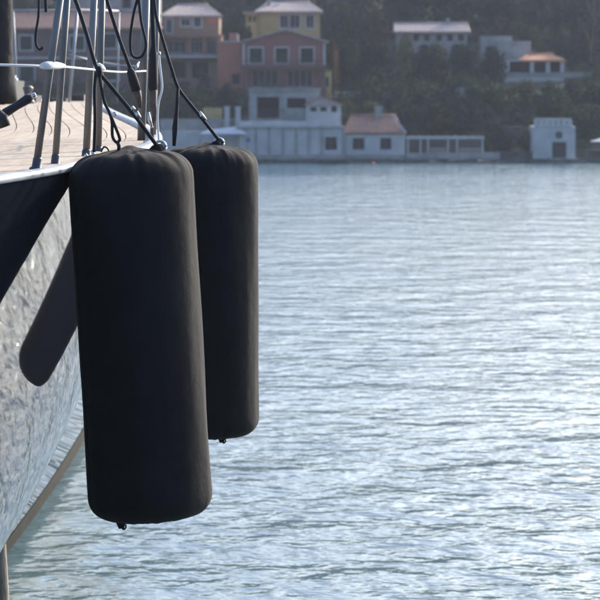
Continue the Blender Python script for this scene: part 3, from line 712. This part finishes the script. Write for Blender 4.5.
# side wing, terracotta
b6 = empty('terracotta_annex', P(230, 85, 207), 'terracotta red block with stubby chimney joined to the left of the pink house', 'house')
q = rect(217.5, 242.5, 42, 86, 207); dw = rect(232, 240, 74, 84, 207); wq = rect(222, 229, 50, 58, 207)
m = MB(); facade(m, q[0], q[1], q[2]-2, q[3], 207, [dw], thick=5); m.build('wall', 'red', b6)
wind(b6, dw, 207, 'dark', None, bars=(0, 0))
m = MB(); m.box(q[0]-.08, q[1], 206.93, 212, q[3]+.003, q[3]+.1); m.build('coping', 'trim', b6)
c = rect(229, 237, 33, 42, 207); m = MB(); m.box(c[0], c[1], 207.3, 208, q[3]+.104, c[3]); m.build('chimney', 'red', b6)
m = MB(); m.box(c[1]+.003, c[1]+.1, 207.25, 208, q[3]+.104, c[3]-.1); m.build('chimney_flashing', 'white', b6)
# yellow shed right of the pink house
b7 = empty('ochre_shed', P(327, 86, 207), 'tiny ochre shed at the right corner of the pink house', 'shed')
q = rect(323.5, 331.5, 71, 87, 205.4); m = MB(); facade(m, q[0], q[1], q[2]-1, q[3], 205.4, [rect(325, 329, 77, 87, 205.4)], thick=1.2); m.build('wall', 'yellow', b7)
m = MB(); r_ = rect(325, 329, 77, 87, 205.4); m.box(r_[0], r_[1], 205.5, 205.55, r_[2]-.4, r_[3]); m.build('door', 'wood', b7)
m = MB(); m.box(q[0]-.08, q[1]+.08, 205.3, 206.7, q[3]+.003, q[3]+.1); m.build('roof', 'tile', b7)
# ---- yellow house ----
y = 222.0
b8 = empty('yellow_house', P(283, 36, y), 'ochre yellow villa with pale hipped roof standing above and behind the pink gable', 'house')
q = rect(257, 320, 11, 38, y); ws = [rect(280, 288, 15, 28, y), rect(290, 300, 15, 28, y), rect(306, 314, 15, 28, y)]
m = MB(); facade(m, q[0], q[1], q[2]-2, q[3], y, ws, thick=6); m.build('wall', 'yellow', b8)
for w_ in ws: wind(b8, w_, y, 'glass', 'trim', bars=(1, 0))
slope_roof(b8, q[0], q[1], y, q[3]+.02, y+3, P(0, 2, y+3).z, 'oldtile', over=.3, hip=1.2)
q = rect(246, 256.8, 14, 36, y-.5); ws = [rect(248.2, 251.6, 16, 22, y-.5), rect(253, 256, 16, 22, y-.5)]
m = MB(); facade(m, q[0], q[1], q[2]-2, q[3], y-.5, ws, thick=4); m.build('side_wall', 'yellow', b8)
for w_ in ws: wind(b8, w_, y-.5, 'dark', None, bars=(0, 0))
m = MB(); m.box(q[0]-.3, q[1]+.05, y-.8, y+3.6, q[3]+.003, q[3]+.2); m.build('side_roof', 'oldtile', b8)
c = rect(267, 271, -4, 6, y+2); m = MB(); m.box(c[0], c[1], y+1.8, y+2.3, c[2], c[3]); m.build('chimney', 'white2', b8)
c = rect(272, 279, 4, 6.5, y-.4); m = MB(); m.obb(P(275, 5, y-.1), (.34, 0, .10), (0, .3, .1), (0, -.02, .04)); m.build('skylight', 'awning', b8)
# ---- tan terraces on the left ----
y = 214.0
b9 = empty('tan_villa', P(195, 56, y), 'tan villa with low hipped roof and stacked balconies, behind the rear fender line', 'house')
q = rect(163, 219, 15, 37, y); ws = [rect(181, 190, 19, 26, y), rect(194, 201, 17, 27, y), rect(166, 172, 19, 33, y)]
m = MB(); facade(m, q[0], q[1], q[2]-5, q[3], y, ws, thick=6); m.build('wall', 'brown', b9)
for w_ in ws: wind(b9, w_, y, 'glass', 'trim')
m = MB(); a = rect(207.5, 217, 16, 24, y); m.box(a[0], a[1], y-.12, y-.003, a[2], a[3]); m.build('orange_panel', 'red', b9)
slope_roof(b9, q[0], q[1], y, q[3]+.02, y+3, P(0, 5, y+3).z, 'oldtile', over=.3, hip=1.4)
yl = 211.5
q = rect(150, 222, 37, 84, yl); ws = [rect(167, 186, 41, 53, yl), rect(191, 203, 41, 53, yl), rect(207, 216, 40, 54, yl), rect(170, 186, 62, 78, yl), rect(192, 208, 62, 78, yl)]
m = MB(); facade(m, q[0], q[1], q[2]-3, q[3], yl, ws, thick=2.4); m.build('lower_wall', 'brown', b9)
for w_ in ws[:3]: wind(b9, w_, yl, 'glass', None, bars=(2, 0))
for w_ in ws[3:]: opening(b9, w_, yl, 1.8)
for (pa, pb2, c0_, c1_, mm) in ((34.5, 37, 150, 223, 'tile'), (55, 58, 150, 219, 'trim')):
    g = rect(c0_, c1_, pa, pb2, yl-.8); m = MB(); m.box(g[0], g[1], yl-.9, yl-.003, g[2], g[3]); m.build('ledge', mm, b9)
for px in (190, 204):
    a = P(px, 45, yl); m = MB(); m.box(a.x-.07, a.x+.07, yl-.8, yl-.66, P(0, 55, yl).z, P(0, 37.2, yl).z); m.build('post', 'red', b9)
# another tan house further left, seen between the stanchions
y = 209.0
b10 = empty('mauve_house', P(60, 90, y), 'greyish mauve house with a tiled roof seen between the stanchions and ropes', 'house')
q = rect(-30, 158, 27, 95, y); ws = [rect(20, 32, 36, 50, y), rect(100, 116, 34, 48, y), rect(70, 84, 36, 50, y), rect(102, 118, 66, 80, y), rect(20, 34, 66, 82, y)]
m = MB(); facade(m, q[0], q[1], q[2]-2, q[3], y, ws, thick=6); m.build('wall', 'plum', b10)
for w_ in ws: wind(b10, w_, y, 'shutter', 'trim')
g = rect(-30, 158, 57, 59, y); m = MB(); m.box(g[0], g[1], y-.25, y-.003, g[2], g[3]); m.build('string_course', 'trim', b10)
slope_roof(b10, q[0], q[1], y, q[3]+.02, y+3, P(0, 12, y+3).z, 'tile', over=.3, hip=1.0)
b11 = empty('blue_grey_house', P(110, 10, 226), 'pale blue-grey house high on the left above the mauve roof', 'house')
q = rect(60, 158, -12, 20, 224); m = MB(); wq = [rect(95, 104, -4, 8, 224), rect(122, 131, -4, 8, 224)]; facade(m, q[0], q[1], q[2]-3, q[3], 224, wq, thick=5); m.build('wall', 'white2', b11)
for w_ in wq: wind(b11, w_, 224, 'shutter')
slope_roof(b11, q[0], q[1], 224, q[3]+.02, 226.5, q[3]+1.2, 'oldtile', over=.3, hip=1.0)
# ---- long low building with pink-white roof ----
y = 232.0
b12 = empty('long_villa', P(432, 42, y), 'long low white villa with a pale pinkish roof band high in the dark trees', 'house')
q = rect(397, 467, 31, 46, y); ws = [rect(a, a+6, 34.5, 41, y) for a in (402, 413, 424, 436, 447, 458)]
m = MB(); facade(m, q[0], q[1], q[2]-2, q[3], y, ws, thick=5); m.build('wall', 'white2', b12)
for w_ in ws: wind(b12, w_, y, 'dark', None, bars=(0, 0))
slope_roof(b12, q[0], q[1], y, q[3]+.03, y+2.2, P(0, 23.5, y+2.2).z, 'oldtile', over=.35, hip=.1)
c = rect(446, 450, 18, 25, y+2.2); m = MB(); m.box(c[0], c[1], y+2, y+2.4, c[2]-.4, c[3]); m.build('chimney', 'white2', b12)
# ---- loggia house ----
y = 224.0
b13 = empty('loggia_house', P(533, 76, y), 'white house with an orange-tiled columned loggia and grey flat roof to its left', 'house')
q = rect(506, 564, 60, 76, y); ws = [rect(509.5, 530, 61.5, 75, y), rect(534, 546, 61.5, 75, y), rect(550, 560.5, 61.5, 75, y)]
m = MB(); facade(m, q[0], q[1], q[2]-1, q[3], y, ws, thick=3.5); m.build('wall', 'white', b13)
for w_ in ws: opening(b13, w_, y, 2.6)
slope_roof(b13, q[0]+1.4, q[1], y, q[3]+.02, y+2.2, P(0, 54.5, y+2.2).z, 'orangetile', over=.2, hip=1.0)
q = rect(498, 531, 41, 62, y+3.8); m = MB(); facade(m, q[0], q[1], q[2]-1.5, q[3], y+3.8, [], thick=5); m.build('upper_wall', 'white2', b13)
m = MB(); q_ = rect(482, 512, 36, 40, y+6); m.box(q_[0], q_[1], y+6, y+10, q_[2]-2, q_[3]); m.build('rear_block', 'white2', b13)
m = MB(); c = rect(528, 534, 52, 60, y+2); m.box(c[0], c[1], y+2.3, y+2.8, c[2], c[3]); m.build('chimney', 'orangetile', b13)
# small moored boat & buoys on the far water
dg = empty('rowing_boat', P(334, 163.2, 186.5)*1, 'low dark rowing boat lying against the quay below the white house window', 'boat')
dg.location.z = 0
c = P(333, 162, 186.3); V = []; m = MB()
for i in range(9):
    t = i/8*2-1; wv = .55*math.sqrt(max(0, 1-abs(t)**2.4))+.02; x = c.x+t*1.45; sh = .26+.10*t*t
    V += [(x, 186.3-wv, sh), (x, 186.3-wv*.6, -.06), (x, 186.3+wv*.6, -.06), (x, 186.3+wv, sh), (x, 186.3+wv*.85, sh-.02), (x, 186.3, .06), (x, 186.3-wv*.85, sh-.02)]
m.add(V, [(i*7+k, i*7+(k+1) % 7, (i+1)*7+(k+1) % 7, (i+1)*7+k) for i in range(8) for k in range(7)]); m.build('hull', 'darkpaint', dg)
for t in (-.6, .5):
    m = MB(); m.box(c.x+t-.1, c.x+t+.1, 185.85, 186.75, .16, .20); m.build('thwart', 'white2', dg)
for (px, mm, lab) in ((373, 'buoy', 'small red buoy floating in front of the white cottage'),):
    c = P(px, 163, 185.5); bu = empty('buoy', (c.x, 185.5, 0), lab, 'buoy')
    m = MB(); m.lathe((c.x, 185.5, -.1), [(.04, 0), (.10, .06), (.13, .14), (.10, .24), (.04, .28)], 14); m.build('float', mm, bu, True)
    m = MB(); m.tube([(c.x, 185.5, .17), (c.x, 185.5, .26)], .015, 8); m.build('ring_post', 'steel', bu, True)

# ================================================================== VEGETATION
def crown_mesh(name, m_, n, seed, shape='round', leaf=.13):
    """leaf-clump faces spread through lobes of a unit crown (radius ~1, height 0..2)"""
    rg = random.Random(seed); lobes = []
    if shape == 'cone':
        for k in range(16):
            t = k/15; lobes.append((rg.uniform(-.3, .3)*(1-t), rg.uniform(-.3, .3)*(1-t), .15+t*1.8, .5*(1-t)+.12))
    elif shape == 'umbrella':
        for k in range(14):
            a = rg.uniform(0, 6.28); r_ = rg.uniform(.1, .85); lobes.append((r_*math.cos(a), r_*math.sin(a), 1.3+rg.uniform(-.2, .35)-r_*.2, rg.uniform(.25, .42)))
    else:
        for k in range(15):
            a = rg.uniform(0, 6.28); r_ = rg.uniform(.0, .68); z = rg.uniform(.35, 1.6); s_ = 1-abs(z-.9)*.45
            lobes.append((r_*s_*math.cos(a), r_*s_*math.sin(a), z, rg.uniform(.26, .48)))
    V = []; Fc = []
    for i in range(n):
        l = rg.choice(lobes); d = Vector((rg.gauss(0, 1), rg.gauss(0, 1), rg.gauss(0, 1))).normalized(); rr = l[3]*(rg.random()**.4)
        c = Vector(l[:3])+d*rr; nn = (d+Vector((rg.gauss(0, .5), rg.gauss(0, .5), rg.gauss(0, .5)))).normalized()
        a = nn.orthogonal().normalized(); b = nn.cross(a); an = rg.uniform(0, 6.28); a, b = a*math.cos(an)+b*math.sin(an), b*math.cos(an)-a*math.sin(an)
        s = leaf*rg.uniform(.5, 1.2); k = len(V); e = rg.uniform(.45, .8)
        V += [c-a*s, c-b*s*e+nn*s*.15, c+a*s, c+b*s*e+nn*s*.15]; Fc += [(k, k+1, k+2), (k, k+2, k+3)]
    me = D.meshes.new(name); me.from_pydata([tuple(v) for v in V], [], Fc); me.materials.append(M[m_]); me.update(); return me
def trunk_mesh(name, m_, seed, h=1.1):
    rg = random.Random(seed); m = MB(); m.tube([(0, 0, -.35), (.02, .01, .2), (.05, -.02, h*.6), (.02, .02, h)], [.09, .065, .05, .03], 8)
    for k in range(5):
        a = rg.uniform(0, 6.28); z = rg.uniform(.3, .8); m.tube([(0.03, 0, z), (.25*math.cos(a), .25*math.sin(a), z+.25), (.5*math.cos(a), .5*math.sin(a), z+.55)], [.035, .022, .01], 6)
    me = D.meshes.new(name); me.from_pydata([tuple(v) for v in m.v], [], m.f); me.materials.append(M[m_]); me.update(); return me
CR = {}
for k, (mm, sh, n) in {'dark': ('leaf', 'round', 2400), 'dark_b': ('leaf', 'round', 2400), 'olive': ('leaf2', 'round', 2400), 'olive_b': ('leaf2', 'round', 2400), 'gold': ('leaf3', 'round', 2200), 'rust': ('leaf4', 'round', 2000),
                       'cypress': ('leaf', 'cone', 2200), 'pine': ('leaf', 'umbrella', 2400), 'flower': ('flower', 'round', 1500)}.items():
    CR[k] = [crown_mesh('crown', mm, n, sum(map(ord, k))*3+j, sh, .075) for j in range(2)]
TR = [trunk_mesh('trunk', 'bark', s) for s in range(2)]+[trunk_mesh('trunk', 'palebark', 9)]
tc_ = 0
def tree(kind, px, pyb, pyt, wpx, y, label, cat='tree', name=None, group=None):
    """px: column, pyb/pyt: base and top rows, wpx: crown width in px, standing at distance y"""
    global tc_; tc_ += 1
    base = P(px, pyb, y); topz = P(px, pyt, y).z; gz = ground(base.x, y)
    bz = min(base.z, max(gz, base.z-3.0)); h = topz-bz; rad = wpx/2/F_PX*y
    o = empty(name or {'cypress': 'cypress_tree', 'pine': 'pine_tree', 'flower': 'flowering_shrub'}.get(kind, 'broadleaf_tree' if cat == 'tree' else 'shrub'), (base.x, y, bz), label, cat, group)
    o.rotation_euler.z = random.uniform(0, 6.28)
    cz = h/2.0
    c = D.objects.new('crown', CR[kind][tc_ % 2]); COL.objects.link(c); c.parent = o; c.scale = (rad, rad, cz)
    t = D.objects.new('trunk', TR[tc_ % 2]); COL.objects.link(t); t.parent = o; t.scale = (rad*.9, rad*.9, cz)
    return o
T = [
 ('dark', 228, 118, 80, 26, 200, 'round dark bush below the terracotta annex'),
 ('olive', 205, 122, 92, 40, 199, 'grey-green tree rising behind the upper white wall, left of the gate posts'),
 ('dark', 175, 140, 96, 46, 196, 'dark tree behind the fender lines, between white wall and tan villa'),
 ('olive', 203, 86, 64, 26, 205, 'olive shrub in front of the tan villa lower arches'),
 ('dark', 248, 44, 22, 20, 216, 'small dark tree between the tan villa and the yellow villa'),
 ('dark', 234, 30, 4, 34, 226, 'dark tree left of the yellow villa, under the top edge'),
 ('rust', 333, 74, 34, 18, 208, 'rusty-leaved tree at the upper right corner of the pink house'),
 ('flower', 336, 62, 44, 10, 206, 'small orange-leaved shrub beside the pink house right wall'),
 ('dark', 350, 92, 36, 48, 209, 'broad dark tree just right of the pink house'),
 ('dark_b', 375, 96, 30, 56, 212, 'tall dark tree left of the pale long villa'),
 ('rust', 378, 40, 2, 34, 226, 'reddish-brown tree above and left of the long villa roof'),
 ('gold', 404, 66, 32, 26, 222, 'yellow-green bushy tree right under the left end of the long villa'),
 ('dark', 425, 88, 40, 50, 214, 'dark tree in the middle below the long villa'),
 ('dark', 408, 62, 39, 30, 229, 'dark tree hiding the wall of the long villa at its left end'),
 ('olive', 434, 62, 40, 34, 229, 'olive tree hiding the wall of the long villa in the middle'),
 ('dark_b', 459, 62, 38, 30, 229, 'dark tree hiding the wall of the long villa at its right end'),
 ('flower', 438, 66, 46, 16, 219, 'small pinkish shrub below the centre of the long villa'),
 ('dark_b', 463, 92, 39, 46, 214, 'dark tree below the right end of the long villa'),
 ('dark', 490, 84, 42, 40, 218, 'round dark tree left of the loggia columns'),
 ('olive', 350, 118, 96, 30, 197, 'olive bush behind the ridge of the cottage at its left end'),
 ('gold', 372, 116, 97, 30, 198, 'yellowish bush behind the cottage chimney'),
 ('dark', 405, 136, 94, 34, 196, 'dark tree just right of the cottage gable'),
 ('dark_b', 435, 136, 98, 46, 196, 'dark bushy tree behind the left half of the pergola'),
 ('dark', 470, 138, 94, 48, 196, 'dark bushy tree behind the right half of the pergola'),
 ('olive', 497, 122, 80, 52, 203, 'large olive-green canopy above the stone wall, left of the boathouse'),
 ('gold', 520, 112, 77.5, 44, 205, 'yellow-tinged canopy directly under the long terrace wall'),
 ('olive_b', 550, 118, 78, 50, 203, 'olive canopy rising behind the boathouse roof'),
 ('rust', 570, 108, 77, 30, 207, 'brownish bush under the right end of the terrace wall'),
 ('gold', 590, 112, 86, 32, 205, 'yellow-green bush at the right edge below the terrace'),
 ('dark', 500, 156, 120, 40, 193.5, 'dark shrubbery tree between the pergola and the boathouse'),
 ('olive', 524, 156, 126, 20, 192.5, 'narrow olive shrub touching the left wall of the boathouse'),
 ('dark_b', 590, 152, 108, 44, 196, 'dark tree behind the parasol on the right edge'),
 ('olive', 583, 158, 138, 14, 192.5, 'small shrub against the right side of the boathouse'),
 ('dark', 575, 72, 30, 34, 228, 'dark tree right of the loggia roof'),
 ('cypress', 556, 60, 6, 18, 232, 'slim cypress standing above the loggia'),
 ('cypress', 574, 64, -6, 17, 232, 'tallest cypress, right of the slim one above the loggia'),
 ('cypress', 541, 50, 8, 14, 236, 'short cypress above the left part of the loggia roof'),
 ('pine', 500, 46, -14, 62, 240, 'umbrella pine above the grey flat roof of the loggia house'),
 ('pine', 452, 26, -22, 60, 244, 'umbrella pine above the right end of the long villa'),
 ('pine', 412, 26, -20, 56, 246, 'umbrella pine above the left end of the long villa'),
 ('dark_b', 345, 40, 0, 44, 232, 'dark tree beside the yellow villa on its right'),
 ('rust', 592, 80, 8, 24, 228, 'rusty tall tree at the upper right edge with a pale trunk'),
]
for (k, px, b, t, w_, y_, lab) in T:
    o = tree(k, px, b, t, w_, y_, lab, 'shrub' if ('bush' in lab or 'shrub' in lab) and 'tree' not in lab else 'tree')
    if 'pale trunk' in lab: o.children[1].data = TR[2] if o.children[1].data.name.startswith('trunk') else o.children[1].data
# pale bare trunk at the right edge
pt = empty('bare_tree', P(592, 78, 224), 'thin bare tree trunk standing near the right edge above the terrace wall', 'tree')
m = MB(); m.tube(smoothpath([P(592, 80, 224), P(591, 50, 224), P(594, 20, 224), P(593, -10, 224)], 4), .06, 8); tk = m.build('trunk', 'bark', pt, True)
for (a, b_) in (((591, 45), (583, 25)), ((593, 30), (601, 8)), ((592, 18), (586, -4))):
    m = MB(); m.tube([P(*a, 224), P(*b_, 224)], [.05, .02], 6); m.build('branch', 'bark', tk, True)
# far wood: one mass of leaf clumps covering the upper hillside
rg = random.Random(5)
def mass(name, spots, m_, label, n=420, leaf=.10):
    protos = [crown_mesh('proto', m_, n, 100+j, 'round', leaf) for j in range(4)]
    arr = [np.array([v.co[:] for v in p.vertices]) for p in protos]
    fa = [np.array([p_.vertices[:] for p_ in p.polygons]) for p in protos]
    V = []; Fc = []; off = 0
    for (x, y_, z, r_, h) in spots:
        k = rg.randrange(4); a = rg.uniform(0, 6.28); A = arr[k].copy()
        X = A[:, 0]*math.cos(a)-A[:, 1]*math.sin(a); Y = A[:, 0]*math.sin(a)+A[:, 1]*math.cos(a)
        V.append(np.stack([X*r_+x, Y*r_+y_, A[:, 2]*h/2+z], 1)); Fc.append(fa[k]+off); off += len(A)
    V = np.concatenate(V); Fc = np.concatenate(Fc)
    me = D.meshes.new(name); me.from_pydata(V.tolist(), [], Fc.tolist()); me.materials.append(M[m_]); me.update()
    for p in protos: D.meshes.remove(p)
    o = D.objects.new(name, me); COL.objects.link(o); return tag(o, label, 'vegetation', kind='stuff')
def seen(x, y_, z, r_, h):
    """would a bush here stand inside a house or hide its front from across the harbour?"""
    for (a, b, c, d, f) in PROT:
        if a-r_-.3 < x < b+r_+.3 and f-.5 < y_ < f+8: return True
        if y_ < f:
            k = y_/f; za = CAM_Z+(max(c, d-3.2)-CAM_Z)*k
            if a*k-r_*.8 < x < b*k+r_*.8 and z+h > za+.1: return True
    return False
sp = []
for i in range(620):
    y_ = rg.uniform(234, 300); x = rg.uniform(-.16, .17)*y_
    q = (x, y_, ground(x, y_)-.4, rg.uniform(1.4, 2.6), rg.uniform(2.6, 5.2))
    if not seen(*q): sp.append(q)
mass('far_wood', sp, 'leaf', 'dark wood covering the hilltop behind the houses')
sp = []
for i in range(2600):
    y_ = rg.uniform(193, 246); x = rg.uniform(-.15, .16)*y_
    q = (x, y_, ground(x, y_)-.3, rg.uniform(.6, 1.7), rg.uniform(.8, 2.8)*min(1, (y_-188)/14))
    if not seen(*q): sp.append(q)
mass('scrub', sp[::2], 'leaf', 'low dark green scrub covering the slope between the houses', 200, .13)
mass('scrub', sp[1::2], 'leaf2', 'lighter olive green bushes mixed into the scrub on the slope', 200, .13)

# ================================================================== HAZE
hz = MB(); hz.box(-340, 340, -70, 510, -2.2, 34)
hm_ = D.materials.new('haze_air'); hm_.use_nodes = True; t = hm_.node_tree; t.nodes.clear()
pv = t.nodes.new('ShaderNodeVolumePrincipled'); pv.inputs['Density'].default_value = .0003; pv.inputs['Color'].default_value = (.84, .90, 1., 1)
pv.inputs['Anisotropy'].default_value = 0
ou = t.nodes.new('ShaderNodeOutputMaterial'); t.links.new(pv.outputs[0], ou.inputs['Volume'])
tag(hz.build('haze', hm_), kind='stuff')
